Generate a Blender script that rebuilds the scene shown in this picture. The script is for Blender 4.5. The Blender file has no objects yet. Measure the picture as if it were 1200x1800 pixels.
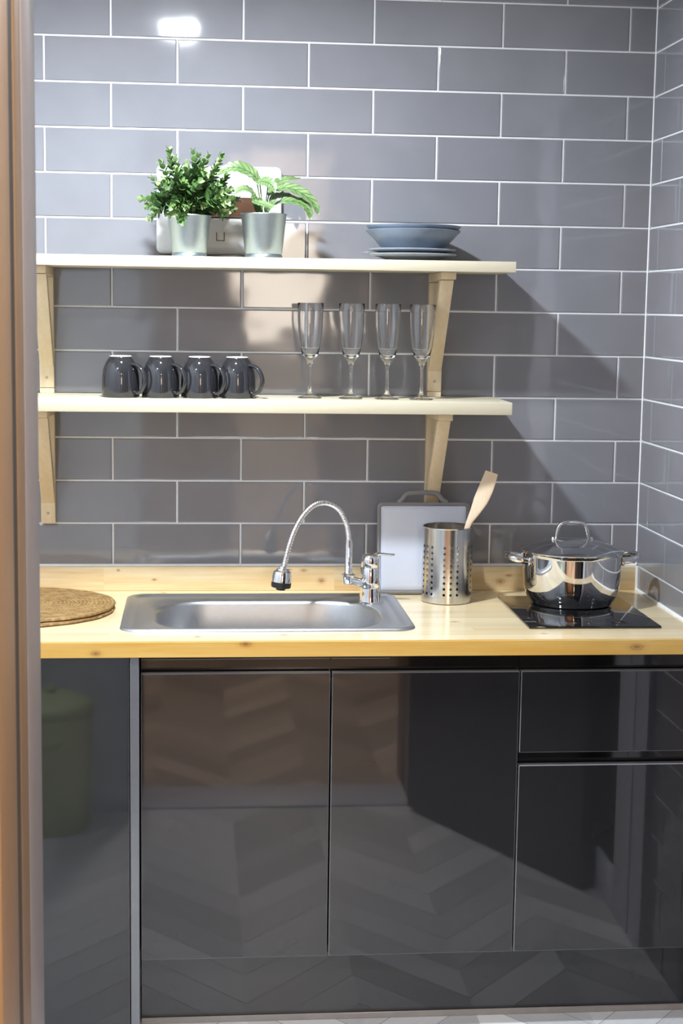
import bpy, bmesh, math, random
from mathutils import Vector, Matrix
random.seed(7)
S = bpy.context.scene
COL = S.collection
PI = math.pi

# ------------------------------------------------------------------ camera, world, lights, exposure
cam_d = bpy.data.cameras.new('camera'); cam = bpy.data.objects.new('camera', cam_d); COL.objects.link(cam)
cam.location = (0.1947, -3.7504, 1.5321); cam.rotation_euler = (1.4413, -0.0143, -0.0915)
cam_d.sensor_width = 36; cam_d.lens = 2769.1 / 1800 * 36
cam_d.clip_start = 0.05
cam_d.dof.use_dof = True; cam_d.dof.focus_distance = 3.45; cam_d.dof.aperture_fstop = 16.0
S.camera = cam
S.view_settings.view_transform = 'Standard'; S.view_settings.look = 'None'
S.view_settings.exposure = 0.2; S.view_settings.gamma = 1.0; S.view_settings.use_curve_mapping = False
W = bpy.data.worlds.new('world'); S.world = W; W.use_nodes = True
W.node_tree.nodes['Background'].inputs[0].default_value = (0.8, 0.85, 1, 1)
W.node_tree.nodes['Background'].inputs[1].default_value = 0.15
COOL = (0.86, 0.93, 1.0); WARM = (1.0, 0.72, 0.45)
#            x      y      z   radius watts colour spread
LAMPS = [(0.145, -0.785, 2.30, 0.046, 34.0, COOL, PI),       # kitchen downlight seen mirrored in the tiles
         (-0.46, -1.62, 2.30, 0.062, 5.0, COOL, PI),  # added fill lamp, brightens the partition mirrored in the left tiles
         (0.30, -3.00, 2.60, 0.08, 55.0, (1.0, 0.93, 0.86), PI),
         (0.60, -4.55, 2.60, 0.08, 16.0, (1.0, 0.80, 0.60), PI),  # added wall washer, brightens the beige cupboard for its reflection
         (-0.75, -3.60, 2.60, 0.08, 16.0, WARM, PI)]
def lamp_light(i, parent):
    x, y, z, r, w, c, sp = LAMPS[i]
    L = bpy.data.lights.new('lamp_light', 'AREA'); L.shape = 'DISK'; L.size = r * 2; L.energy = w; L.color = c; L.spread = sp
    o = bpy.data.objects.new('lamp_light', L); COL.objects.link(o); o.parent = parent; o.location = (0, 0, -0.012)
    return o

# ------------------------------------------------------------------ key dimensions
CX = 1.2789          # right wall
XL = -0.62           # left wall
ZC = 0.8524          # worktop top
YF = -0.59           # worktop front
CEIL = 2.30
YP = -2.09           # kitchen face of the partition
def ZL(r): return 2.24 - r * 0.1022

# ------------------------------------------------------------------ object helpers
def tag(o, label=None, cat=None, group=None, kind=None):
    if label: o['label'] = label
    if cat: o['category'] = cat
    if group: o['group'] = group
    if kind: o['kind'] = kind
    return o
def root(name, loc, label, cat, group=None):
    o = bpy.data.objects.new(name, None); COL.objects.link(o); o.location = loc; o.empty_display_size = 0.03
    return tag(o, label, cat, group)
def world_loc(o):
    v = Vector((0, 0, 0))
    while o: v += o.location; o = o.parent
    return v
def part(name, bm, mats, parent=None, origin=None, smooth=40, label=None):
    """bm is in world coordinates; links ONE mesh object"""
    off = world_loc(parent) if parent else Vector(origin or (0, 0, 0))
    bmesh.ops.recalc_face_normals(bm, faces=bm.faces)
    bmesh.ops.translate(bm, verts=bm.verts, vec=-off)
    me = bpy.data.meshes.new(name); bm.to_mesh(me); bm.free()
    for m in (mats if isinstance(mats, (list, tuple)) else [mats]): me.materials.append(m)
    if smooth:
        me.shade_smooth()
        if smooth < 180: me.set_sharp_from_angle(angle=math.radians(smooth))
    o = bpy.data.objects.new(name, me); COL.objects.link(o)
    if parent: o.parent = parent
    elif origin: o.location = origin
    if label: o['label'] = label
    return o
def struct(name, bm, mats, parent=None, smooth=0):
    o = part(name, bm, mats, parent, smooth=smooth)
    if not parent: o['kind'] = 'structure'
    return o
def dup(r, loc, label=None):
    n = r.copy(); COL.objects.link(n); n.location = loc
    if label: n['label'] = label
    for ch in list(r.children):
        c = ch.copy(); COL.objects.link(c); c.parent = n
        for g in ch.children:
            d = g.copy(); COL.objects.link(d); d.parent = c
    return n

# ------------------------------------------------------------------ mesh helpers
def B(): return bmesh.new()
def box(bm, x0, x1, y0, y1, z0, z1, bev=0.0, seg=2, mi=0):
    r = bmesh.ops.create_cube(bm, size=1.0)
    for v in r['verts']:
        v.co = Vector(((x0 + x1) / 2 + v.co.x * (x1 - x0), (y0 + y1) / 2 + v.co.y * (y1 - y0), (z0 + z1) / 2 + v.co.z * (z1 - z0)))
    fs = set(f for v in r['verts'] for f in v.link_faces)
    for f in fs: f.material_index = mi
    if bev > 0:
        es = list(set(e for f in fs for e in f.edges))
        out = bmesh.ops.bevel(bm, geom=es, offset=bev, segments=seg, profile=0.5, affect='EDGES')
        for f in out['faces']: f.material_index = mi
        return out
def loops(bm, rings, close=True, cap0=False, cap1=False, mi=0):
    vs = [[bm.verts.new(p) for p in r] for r in rings]
    n = len(rings[0])
    for a, b in zip(vs[:-1], vs[1:]):
        for i in range(n if close else n - 1):
            j = (i + 1) % n
            f = bm.faces.new((a[i], a[j], b[j], b[i])); f.material_index = mi
    if cap0: bm.faces.new(vs[0][::-1]).material_index = mi
    if cap1: bm.faces.new(vs[-1]).material_index = mi
    return vs
def lathe(bm, prof, c, segs=48, mi=0, squash=1.0):
    cx, cy, cz = c
    ring = lambda r, z: [(cx + r * math.cos(2 * PI * i / segs), cy + r * squash * math.sin(2 * PI * i / segs), cz + z) for i in range(segs)]
    prev = None
    for r, z in prof:
        if r <= 1e-6: cur = [bm.verts.new((cx, cy, cz + z))]
        else: cur = [bm.verts.new(p) for p in ring(r, z)]
        if prev is not None:
            if len(prev) == 1 and len(cur) == 1: pass
            elif len(prev) == 1:
                for i in range(segs): bm.faces.new((prev[0], cur[i], cur[(i + 1) % segs])).material_index = mi
            elif len(cur) == 1:
                for i in range(segs): bm.faces.new((prev[i], prev[(i + 1) % segs], cur[0])).material_index = mi
            else:
                for i in range(segs): bm.faces.new((prev[i], prev[(i + 1) % segs], cur[(i + 1) % segs], cur[i])).material_index = mi
        prev = cur
def catmull(pts, n=8):
    P = [Vector(p) for p in pts]; P = [2 * P[0] - P[1]] + P + [2 * P[-1] - P[-2]]; out = []
    for k in range(1, len(P) - 2):
        a, b, c, d = P[k - 1:k + 3]
        for i in range(n):
            t = i / n
            out.append(0.5 * (2 * b + (c - a) * t + (2 * a - 5 * b + 4 * c - d) * t * t + (3 * b - 3 * c + d - a) * t ** 3))
    out.append(P[-2]); return out
def frames(path, up=Vector((0, 0, 1))):
    T = [(path[min(i + 1, len(path) - 1)] - path[max(i - 1, 0)]).normalized() for i in range(len(path))]
    n = up - T[0] * up.dot(T[0])
    if n.length < 1e-3: n = Vector((1, 0, 0)) - T[0] * T[0].x
    n.normalize(); out = []
    for t in T:
        n = (n - t * n.dot(t)).normalized(); out.append((t, n, t.cross(n)))
    return out
def tube(bm, path, rad, segs=16, caps=True, ry=None, mi=0, up=Vector((0, 0, 1))):
    """rad: number or function(t 0..1) ; ry scales the second axis"""
    path = [Vector(p) for p in path]; F = frames(path, up); rings = []
    for i, (p, (t, a, b)) in enumerate(zip(path, F)):
        r = rad(i / (len(path) - 1)) if callable(rad) else rad
        r2 = r if ry is None else (ry(i / (len(path) - 1)) if callable(ry) else ry)
        rings.append([p + a * r * math.cos(2 * PI * k / segs) + b * r2 * math.sin(2 * PI * k / segs) for k in range(segs)])
    loops(bm, rings, True, caps, caps, mi)
def rrect(cx, cy, hw, hd, r, z, n=10, tf=None):
    """rounded rectangle loop in XY, 4*(n+1) points"""
    r = min(r, hw - 1e-4, hd - 1e-4); out = []
    for k, (sx, sy) in enumerate(((1, 1), (-1, 1), (-1, -1), (1, -1))):
        for i in range(n + 1):
            a = PI / 2 * (k + i / n)
            out.append(Vector((cx + sx * (hw - r) + r * math.cos(a), cy + sy * (hd - r) + r * math.sin(a), z)))
    return [tf(v) for v in out] if tf else out
def prism(bm, pts2, axis, a0, a1, bev=0.0, mi=0):
    """extrude polygon; axis 'x': pts are (y,z); axis 'y': pts are (x,z)"""
    mk = (lambda p, a: (a, p[0], p[1])) if axis == 'x' else (lambda p, a: (p[0], a, p[1]))
    v0 = [bm.verts.new(mk(p, a0)) for p in pts2]; v1 = [bm.verts.new(mk(p, a1)) for p in pts2]
    n = len(pts2); fs = [bm.faces.new(v0), bm.faces.new(v1[::-1])]
    for i in range(n): fs.append(bm.faces.new((v0[i], v1[i], v1[(i + 1) % n], v0[(i + 1) % n])))
    for f in fs: f.material_index = mi
    if bev: bmesh.ops.bevel(bm, geom=list(set(e for f in fs for e in f.edges)), offset=bev, segments=2, profile=0.5, affect='EDGES')

# ------------------------------------------------------------------ materials
def newmat(name):
    m = bpy.data.materials.new(name); m.use_nodes = True
    return m, m.node_tree.nodes, m.node_tree.links, m.node_tree.nodes['Principled BSDF']
def nd(ns, t, **kw):
    n = ns.new(t)
    for k, v in kw.items(): setattr(n, k, v)
    return n
def mth(ns, ls, op, a, b=None, c=None):
    n = ns.new('ShaderNodeMath'); n.operation = op
    for i, v in enumerate((a, b, c)):
        if v is None: continue
        if isinstance(v, (int, float)): n.inputs[i].default_value = v
        else: ls.new(v, n.inputs[i])
    return n.outputs[0]
def mixc(ns, ls, f, a, b, mode='MIX'):
    n = ns.new('ShaderNodeMix'); n.data_type = 'RGBA'; n.blend_type = mode
    for i, v in ((0, f), (6, a), (7, b)):
        if isinstance(v, (int, float)): n.inputs[i].default_value = v
        elif isinstance(v, tuple): n.inputs[i].default_value = (*v[:3], 1)
        else: ls.new(v, n.inputs[i])
    return n.outputs[2]
def coords(ns, ls, scale=(1, 1, 1), kind='Object'):
    tc = ns.new('ShaderNodeTexCoord'); mp = ns.new('ShaderNodeMapping'); mp.inputs['Scale'].default_value = scale
    ls.new(tc.outputs[kind], mp.inputs[0]); return mp.outputs[0]
def noise(ns, ls, vec, scale, detail=3, rough=0.5):
    n = ns.new('ShaderNodeTexNoise'); n.inputs['Scale'].default_value = scale; n.inputs['Detail'].default_value = detail
    n.inputs['Roughness'].default_value = rough
    ls.new(vec, n.inputs['Vector']); return n.outputs['Fac']
def ramp(ns, ls, f, stops):
    r = ns.new('ShaderNodeValToRGB'); ls.new(f, r.inputs[0]); e = r.color_ramp.elements
    while len(e) < len(stops): e.new(0.5)
    for q, (p, c) in zip(e, stops): q.position = p; q.color = (*c, 1) if len(c) == 3 else c
    return r.outputs[0]
def bump(ns, ls, h, strength, dist=0.01):
    b = ns.new('ShaderNodeBump'); b.inputs['Strength'].default_value = strength; b.inputs['Distance'].default_value = dist
    ls.new(h, b.inputs['Height']); return b.outputs[0]
def mat(name, col, rough=0.5, metal=0.0, var=0.06, nscale=30, bmp=0.0, ior=1.5, coat=0.0, stretch=(1, 1, 1), rvar=0.0, coat_rough=0.03):
    m, ns, ls, p = newmat(name)
    v = coords(ns, ls, stretch); f = noise(ns, ls, v, nscale)
    lo = tuple(c * (1 - var) for c in col); hi = tuple(min(1, c * (1 + var)) for c in col)
    ls.new(ramp(ns, ls, f, [(0.3, lo), (0.7, hi)]), p.inputs['Base Color'])
    p.inputs['Roughness'].default_value = rough; p.inputs['Metallic'].default_value = metal; p.inputs['IOR'].default_value = ior
    if rvar: ls.new(mth(ns, ls, 'MULTIPLY_ADD', f, rvar, rough - rvar / 2), p.inputs['Roughness'])
    if coat: p.inputs['Coat Weight'].default_value = coat; p.inputs['Coat Roughness'].default_value = coat_rough
    if bmp: ls.new(bump(ns, ls, f, bmp, 0.002), p.inputs['Normal'])
    return m
def wood(name, base, dark, axis='x', board=0.0, bax='y', grain=0.5, knots=(), kax=('x', 'z'), rough=0.4, contrast=1.0, knotcol=(0.30, 0.10, 0.025), coat=0.0):
    """grain runs along axis; board>0 gives staves of that width across bax; knots: (a, b, ra, rb) in object coordinates"""
    m, ns, ls, p = newmat(name)
    st = {'x': (1.2, 22, 22), 'y': (22, 1.2, 22), 'z': (22, 22, 1.2)}[axis]
    v = coords(ns, ls); sp = ns.new('ShaderNodeSeparateXYZ'); ls.new(v, sp.inputs[0])
    src = v
    if board > 0:
        idx = mth(ns, ls, 'FLOOR', mth(ns, ls, 'DIVIDE', sp.outputs[bax.upper()], board))
        # end joints along the grain
        wn = ns.new('ShaderNodeTexWhiteNoise'); wn.noise_dimensions = '1D'; ls.new(idx, wn.inputs['W'])
        along = mth(ns, ls, 'FLOOR', mth(ns, ls, 'ADD', mth(ns, ls, 'DIVIDE', sp.outputs[axis.upper()], 0.55), mth(ns, ls, 'MULTIPLY', wn.outputs['Value'], 7.0)))
        cb = ns.new('ShaderNodeCombineXYZ'); ls.new(idx, cb.inputs[0]); ls.new(along, cb.inputs[1])
        wn2 = ns.new('ShaderNodeTexWhiteNoise'); wn2.noise_dimensions = '3D'; ls.new(cb.outputs[0], wn2.inputs['Vector'])
        va = ns.new('ShaderNodeVectorMath'); va.operation = 'MULTIPLY_ADD'; ls.new(wn2.outputs['Color'], va.inputs[0])
        va.inputs[1].default_value = (3, 3, 3); ls.new(v, va.inputs[2]); src = va.outputs[0]
    mp = ns.new('ShaderNodeMapping'); mp.inputs['Scale'].default_value = st; ls.new(src, mp.inputs[0])
    n1 = noise(ns, ls, mp.outputs[0], 1.0, 5, 0.62)
    n2 = noise(ns, ls, mp.outputs[0], 5.0, 3)
    g = mth(ns, ls, 'ADD', mth(ns, ls, 'MULTIPLY', n1, 0.7), mth(ns, ls, 'MULTIPLY', n2, 0.3))
    c = ramp(ns, ls, g, [(0.5 - 0.16 / contrast, dark), (0.5 + 0.12 / contrast, base)])
    if board > 0:
        tint = mth(ns, ls, 'MULTIPLY_ADD', wn2.outputs['Value'], 0.17, 0.88)
        vm = ns.new('ShaderNodeVectorMath'); vm.operation = 'SCALE'; ls.new(c, vm.inputs[0]); ls.new(tint, vm.inputs['Scale']); c = vm.outputs[0]
    for a, b, ra, rb in knots:
        da = mth(ns, ls, 'DIVIDE', mth(ns, ls, 'SUBTRACT', sp.outputs[kax[0].upper()], a), ra)
        db = mth(ns, ls, 'DIVIDE', mth(ns, ls, 'SUBTRACT', sp.outputs[kax[1].upper()], b), rb)
        d = mth(ns, ls, 'SQRT', mth(ns, ls, 'ADD', mth(ns, ls, 'MULTIPLY', da, da), mth(ns, ls, 'MULTIPLY', db, db)))
        d = mth(ns, ls, 'ADD', d, mth(ns, ls, 'MULTIPLY_ADD', n2, 0.9, -0.45))
        f = ramp(ns, ls, d, [(0.25, (0.8,) * 3), (0.62, (0.35,) * 3), (0.8, (0.55,) * 3), (1.0, (0.2,) * 3), (1.0 + 1e-3, (0.2,) * 3)])
        fall = ns.new('ShaderNodeMapRange'); ls.new(d, fall.inputs[0]); fall.inputs[1].default_value = 0.9; fall.inputs[2].default_value = 1.9
        fall.inputs[3].default_value = 1; fall.inputs[4].default_value = 0
        c = mixc(ns, ls, mth(ns, ls, 'MULTIPLY', f, fall.outputs[0]), c, knotcol)
    ls.new(c, p.inputs['Base Color']); p.inputs['Roughness'].default_value = rough
    if coat: p.inputs['Coat Weight'].default_value = coat; p.inputs['Coat Roughness'].default_value = 0.12
    ls.new(bump(ns, ls, g, 0.06, 0.002), p.inputs['Normal'])
    return m
def glossy_tile():
    m, ns, ls, p = newmat('grey_glazed_tile')
    v = coords(ns, ls); f = noise(ns, ls, v, 7, 2)
    ls.new(ramp(ns, ls, f, [(0.3, (0.218, 0.220, 0.242)), (0.7, (0.240, 0.242, 0.266))]), p.inputs['Base Color'])
    p.inputs['Roughness'].default_value = 0.06; p.inputs['IOR'].default_value = 1.70
    w = noise(ns, ls, v, 9, 1)
    ls.new(bump(ns, ls, w, 0.10, 0.01), p.inputs['Normal'])
    return m
def floor_mat(name, c0, c1, w=0.25, pl=0.15, ang=1.15, rough=0.38):
    m, ns, ls, p = newmat(name)
    v = coords(ns, ls); sp = ns.new('ShaderNodeSeparateXYZ'); ls.new(v, sp.inputs[0])
    x, y = mth(ns, ls, 'SUBTRACT', sp.outputs['X'], 0.31), sp.outputs['Y']
    col = mth(ns, ls, 'FLOOR', mth(ns, ls, 'DIVIDE', x, w))
    pp = mth(ns, ls, 'PINGPONG', x, w)
    yy = mth(ns, ls, 'MULTIPLY_ADD', pp, ang, y)
    q = mth(ns, ls, 'DIVIDE', yy, pl); row = mth(ns, ls, 'FLOOR', q)
    cb = ns.new('ShaderNodeCombineXYZ'); ls.new(col, cb.inputs[0]); ls.new(row, cb.inputs[1])
    wn = ns.new('ShaderNodeTexWhiteNoise'); wn.noise_dimensions = '2D'; ls.new(cb.outputs[0], wn.inputs['Vector'])
    va = ns.new('ShaderNodeCombineXYZ'); ls.new(mth(ns, ls, 'MULTIPLY', x, 6.0), va.inputs[0]); ls.new(mth(ns, ls, 'MULTIPLY', yy, 60.0), va.inputs[1]); ls.new(col, va.inputs[2])
    g = noise(ns, ls, va.outputs[0], 1.0, 4)
    f = mth(ns, ls, 'ADD', mth(ns, ls, 'MULTIPLY', wn.outputs['Value'], 0.75), mth(ns, ls, 'MULTIPLY', g, 0.25))
    c = ramp(ns, ls, f, [(0.1, c0), (0.9, c1)])
    fr = mth(ns, ls, 'FRACT', q); gap = mth(ns, ls, 'LESS_THAN', fr, 0.02)
    c = mixc(ns, ls, gap, c, tuple(k * 0.5 for k in c0))
    ls.new(c, p.inputs['Base Color']); p.inputs['Roughness'].default_value = rough
    return m
def brushed(name, col=(0.62, 0.62, 0.63), rough=0.28, stretch=(1, 1, 60), strength=0.08, aniso=0.0):
    m, ns, ls, p = newmat(name)
    v = coords(ns, ls, stretch); f = noise(ns, ls, v, 25, 3)
    ls.new(ramp(ns, ls, f, [(0.3, tuple(c * 0.93 for c in col)), (0.7, col)]), p.inputs['Base Color'])
    p.inputs['Metallic'].default_value = 1; p.inputs['Anisotropic'].default_value = aniso
    ls.new(mth(ns, ls, 'MULTIPLY_ADD', f, 0.12, rough - 0.06), p.inputs['Roughness'])
    ls.new(bump(ns, ls, f, strength, 0.001), p.inputs['Normal'])
    return m
def glassmat(name, tint=(1, 1, 1), rough=0.0, ior=1.5):
    m, ns, ls, p = newmat(name)
    v = coords(ns, ls); f = noise(ns, ls, v, 20); rough -= 0.0
    p.inputs['Base Color'].default_value = (*tint, 1); p.inputs['Transmission Weight'].default_value = 1; p.inputs['IOR'].default_value = ior
    ls.new(mth(ns, ls, 'MULTIPLY_ADD', f, 0.002, rough), p.inputs['Roughness'])
    return m

M = {}
M['tile'] = glossy_tile()
M['grout'] = mat('white_grout', (0.86, 0.87, 0.88), 0.7, var=0.03, nscale=60)
M['caulk'] = mat('white_caulk', (0.88, 0.89, 0.90), 0.35, var=0.02)
M['white_paint'] = mat('cool_white_paint', (0.70, 0.72, 0.76), 0.6, var=0.02, nscale=8)
M['ceiling'] = mat('ceiling_paint', (0.80, 0.80, 0.80), 0.8, var=0.02, nscale=8)
M['hall_wall'] = mat('brown_hall_wall', (0.30, 0.20, 0.14), 0.6, var=0.08, nscale=5)
M['hall_beige'] = mat('beige_laminate', (0.78, 0.66, 0.52), 0.4, var=0.04, nscale=12, stretch=(10, 10, 1))
M['hall_orange'] = mat('orange_brown_laminate', (0.62, 0.30, 0.13), 0.4, var=0.08, nscale=12, stretch=(10, 10, 1))
M['floor'] = floor_mat('pale_chevron_floor', (0.48, 0.49, 0.51), (0.80, 0.81, 0.84))
M['hall_floor'] = floor_mat('tan_chevron_floor', (0.34, 0.26, 0.20), (0.68, 0.55, 0.43))
M['black_gloss'] = mat('charcoal_gloss_lacquer', (0.021, 0.021, 0.023), 0.03, var=0.04, nscale=8, ior=1.64)
M['post'] = mat('grey_gloss_filler', (0.16, 0.17, 0.185), 0.12, var=0.04, ior=1.6)
M['channel'] = mat('black_recess', (0.012, 0.012, 0.013), 0.06, var=0.05, ior=1.6)
M['edge'] = mat('grey_edge_band', (0.22, 0.22, 0.235), 0.3, var=0.04)
M['carcass'] = mat('dark_carcass', (0.02, 0.02, 0.021), 0.4)
M['plinth_seal'] = mat('grey_plinth_seal', (0.28, 0.26, 0.25), 0.25, ior=1.5)
M['steel_sink'] = brushed('satin_steel_sink', (0.54, 0.55, 0.565), 0.40, (3, 40, 3), 0.05)
M['chrome'] = mat('polished_chrome', (0.86, 0.87, 0.89), 0.04, 1.0, var=0.01)
M['hose'] = mat('ribbed_steel_hose', (0.75, 0.76, 0.78), 0.22, 1.0, var=0.02)
M['steel'] = mat('polished_steel', (0.70, 0.70, 0.71), 0.045, 1.0, var=0.015, nscale=6)
M['lid_steel'] = mat('lid_steel', (0.55, 0.56, 0.58), 0.10, 1.0, var=0.03, nscale=8)
M['holder'] = brushed('brushed_steel_holder', (0.66, 0.65, 0.63), 0.20, (1, 1, 60), 0.05)
M['zinc'] = brushed('galvanised_zinc', (0.40, 0.46, 0.49), 0.40, (4, 4, 4), 0.03)
M['black_rubber'] = mat('black_rubber', (0.012, 0.012, 0.012), 0.4)
M['hob'] = mat('black_hob_glass', (0.006, 0.006, 0.007), 0.03, var=0.02, ior=1.6)
M['mug'] = mat('charcoal_glaze', (0.022, 0.022, 0.026), 0.06, var=0.05, ior=1.65, coat=0.0)
M['mug_foot'] = mat('unglazed_white_ceramic', (0.72, 0.71, 0.68), 0.6)
M['glass'] = glassmat('clear_glass')
M['plate_blue'] = mat('blue_grey_stoneware', (0.16, 0.205, 0.27), 0.30, var=0.05, nscale=60)
M['plate_grey'] = mat('pale_grey_stoneware', (0.23, 0.26, 0.30), 0.30, var=0.05, nscale=60)
M['box_white'] = mat('white_plastic', (0.70, 0.71, 0.73), 0.22, var=0.01)
M['box_cover'] = mat('white_plastic_reflection', (0.50, 0.48, 0.455), 0.18, var=0.01)  # beige-grey reflection put into the white cover's colour
M['smoked'] = mat('smoked_window_hall_tint', (0.09, 0.045, 0.028), 0.06, var=0.1, nscale=20, ior=1.55)  # brown tone puts the warm hall's reflection into the smoked panel
M['dark_line'] = mat('black_plastic', (0.01, 0.01, 0.01), 0.4)
M['tan_trim'] = mat('tan_plastic', (0.50, 0.42, 0.33), 0.3)
M['tray_frame'] = mat('taupe_enamel', (0.21, 0.20, 0.205), 0.35, var=0.05)
M['tray_face'] = mat('satin_bright_reflection', (0.60, 0.64, 0.74), 0.25, 0.0, var=0.04, nscale=5)  # pale bluish tone, the bright reflection put into the base colour
M['soil'] = mat('dark_soil', (0.03, 0.02, 0.012), 0.9, var=0.4, nscale=200, bmp=0.6)
M['jamb_taupe'] = mat('kitchen_lit_jamb_paint', (0.25, 0.23, 0.24), 0.5, var=0.03)  # greyer than the brown part, kitchen light put into the paint
M['jamb_brown'] = mat('brown_painted_metal', (0.215, 0.138, 0.075), 0.5, var=0.05)
M['jamb_tan'] = mat('tan_painted_frame', (0.27, 0.168, 0.088), 0.5, var=0.04)
M['jamb_dark'] = mat('groove_shade_strip', (0.03, 0.022, 0.015), 0.7)  # nearly flush dark strip, the groove's shade put into its colour
M['door_dark'] = mat('black_door_lacquer', (0.010, 0.010, 0.011), 0.25)
M['trim_grey'] = mat('pale_grey_trim', (0.60, 0.60, 0.66), 0.4, var=0.02)
M['bin_green'] = mat('sage_green_metal', (0.74, 0.79, 0.42), 0.4, var=0.04)
M['stem'] = mat('green_stem', (0.12, 0.20, 0.06), 0.5)
M['birch'] = wood('pale_birch', (0.65, 0.595, 0.455), (0.59, 0.52, 0.37), 'x', grain=0.3, rough=0.45, contrast=0.8)
M['bracket'] = wood('bracket_pine', (0.74, 0.62, 0.43), (0.64, 0.49, 0.29), 'z', rough=0.5, contrast=0.8)
M['spatula'] = wood('beech_spatula', (0.70, 0.56, 0.40), (0.60, 0.45, 0.30), 'z', rough=0.55)
M['plug'] = mat('wood_plug', (0.42, 0.34, 0.26), 0.5)
PINE_B, PINE_D = (0.86, 0.73, 0.48), (0.80, 0.61, 0.33)
M['pine_top'] = wood('lacquered_pine_worktop', PINE_B, PINE_D, 'x', 0.045, 'y', rough=0.22, contrast=0.8,
                     knots=[(0.20, -0.545, 0.007, 0.006), (0.76, -0.40, 0.010, 0.005), (0.93, -0.53, 0.008, 0.005), (0.38, -0.53, 0.008, 0.004), (0.12, -0.04, 0.008, 0.007)], kax=('x', 'y'), coat=0.4)
M['pine_edge'] = wood('pine_edge_warm_lit', (0.88, 0.58, 0.17), (0.80, 0.43, 0.075), 'x', rough=0.25, contrast=1.2,  # deeper yellow than the top, warm frontal light put into it
                      knots=[(-0.005, 0.828, 0.011, 0.006), (0.298, 0.846, 0.012, 0.006), (1.115, 0.836, 0.017, 0.007)], coat=0.3)
M['pine_up'] = wood('lacquered_pine_upstand', PINE_B, (0.70, 0.44, 0.17), 'x', 0.5, 'z', rough=0.25, contrast=1.0,
                    knots=[(0.455, 0.902, 0.009, 0.004), (0.498, 0.877, 0.009, 0.007), (0.013, 0.903, 0.004, 0.003), (0.098, 0.880, 0.006, 0.003), (0.935, 0.874, 0.013, 0.008), (0.955, 0.889, 0.009, 0.004), (0.42, 0.904, 0.007, 0.003)], coat=0.3)
def weave_mat():
    m, ns, ls, p = newmat('woven_seagrass')
    v = coords(ns, ls); sp = ns.new('ShaderNodeSeparateXYZ'); ls.new(v, sp.inputs[0])
    r = mth(ns, ls, 'SQRT', mth(ns, ls, 'ADD', mth(ns, ls, 'MULTIPLY', sp.outputs[0], sp.outputs[0]), mth(ns, ls, 'MULTIPLY', sp.outputs[1], sp.outputs[1])))
    a = mth(ns, ls, 'ARCTAN2', sp.outputs[1], sp.outputs[0])
    n = noise(ns, ls, v, 60, 4)
    rr = mth(ns, ls, 'MULTIPLY_ADD', n, 0.016, r)
    w1 = mth(ns, ls, 'SINE', mth(ns, ls, 'MULTIPLY', rr, 2 * PI / 0.009))
    w2 = mth(ns, ls, 'SINE', mth(ns, ls, 'MULTIPLY_ADD', a, 70.0, mth(ns, ls, 'MULTIPLY', rr, 500)))
    h = mth(ns, ls, 'MULTIPLY_ADD', w2, 0.35, w1)
    f = mth(ns, ls, 'ADD', mth(ns, ls, 'MULTIPLY_ADD', h, 0.11, 0.1), mth(ns, ls, 'MULTIPLY', n, 0.8))
    ls.new(ramp(ns, ls, f, [(0.2, (0.13, 0.06, 0.018)), (0.5, (0.31, 0.185, 0.062)), (0.85, (0.48, 0.32, 0.13))]), p.inputs['Base Color'])
    p.inputs['Roughness'].default_value = 0.7
    ls.new(bump(ns, ls, h, 0.45, 0.0015), p.inputs['Normal'])
    return m
M['weave'] = weave_mat()
def leaf_mat():
    m, ns, ls, p = newmat('small_leaf_green')
    uv = ns.new('ShaderNodeTexCoord'); sp = ns.new('ShaderNodeSeparateXYZ'); ls.new(uv.outputs['UV'], sp.inputs[0])
    v = coords(ns, ls); n = noise(ns, ls, v, 40, 2)
    f = mth(ns, ls, 'MULTIPLY_ADD', n, 0.2, mth(ns, ls, 'SUBTRACT', sp.outputs[0], 0.1))
    ls.new(ramp(ns, ls, f, [(0.0, (0.022, 0.055, 0.022)), (0.45, (0.055, 0.125, 0.035)), (0.75, (0.14, 0.25, 0.07)), (1.0, (0.32, 0.44, 0.19))]), p.inputs['Base Color'])
    p.inputs['Roughness'].default_value = 0.4
    p.inputs['Subsurface Weight'].default_value = 0.0
    return m
M['leaf'] = leaf_mat()
def stripe_leaf():
    m, ns, ls, p = newmat('veined_leaf_green')
    uv = ns.new('ShaderNodeTexCoord'); sp = ns.new('ShaderNodeSeparateXYZ'); ls.new(uv.outputs['UV'], sp.inputs[0])
    u = sp.outputs[0]; w = sp.outputs[1]      # u along, w across -1..1 mapped 0..1
    d = mth(ns, ls, 'ABSOLUTE', mth(ns, ls, 'MULTIPLY_ADD', w, 2.0, -1.0))
    s = mth(ns, ls, 'SINE', mth(ns, ls, 'MULTIPLY', mth(ns, ls, 'SUBTRACT', u, mth(ns, ls, 'MULTIPLY', d, 0.16)), 2 * PI * 9))
    band = mth(ns, ls, 'GREATER_THAN', s, 0.72)
    mid = mth(ns, ls, 'LESS_THAN', d, 0.07); edge = mth(ns, ls, 'GREATER_THAN', d, 0.93)
    f = mth(ns, ls, 'MAXIMUM', mth(ns, ls, 'MAXIMUM', mth(ns, ls, 'MULTIPLY', band, 0.75), mid), mth(ns, ls, 'MULTIPLY', edge, 0.6))
    n = noise(ns, ls, coords(ns, ls), 25, 2)
    light = ramp(ns, ls, n, [(0.35, (0.11, 0.18, 0.055)), (0.7, (0.25, 0.34, 0.155))])
    ls.new(mixc(ns, ls, f, light, (0.025, 0.085, 0.03)), p.inputs['Base Color'])
    p.inputs['Roughness'].default_value = 0.35
    return m
M['leaf2'] = stripe_leaf()
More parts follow.
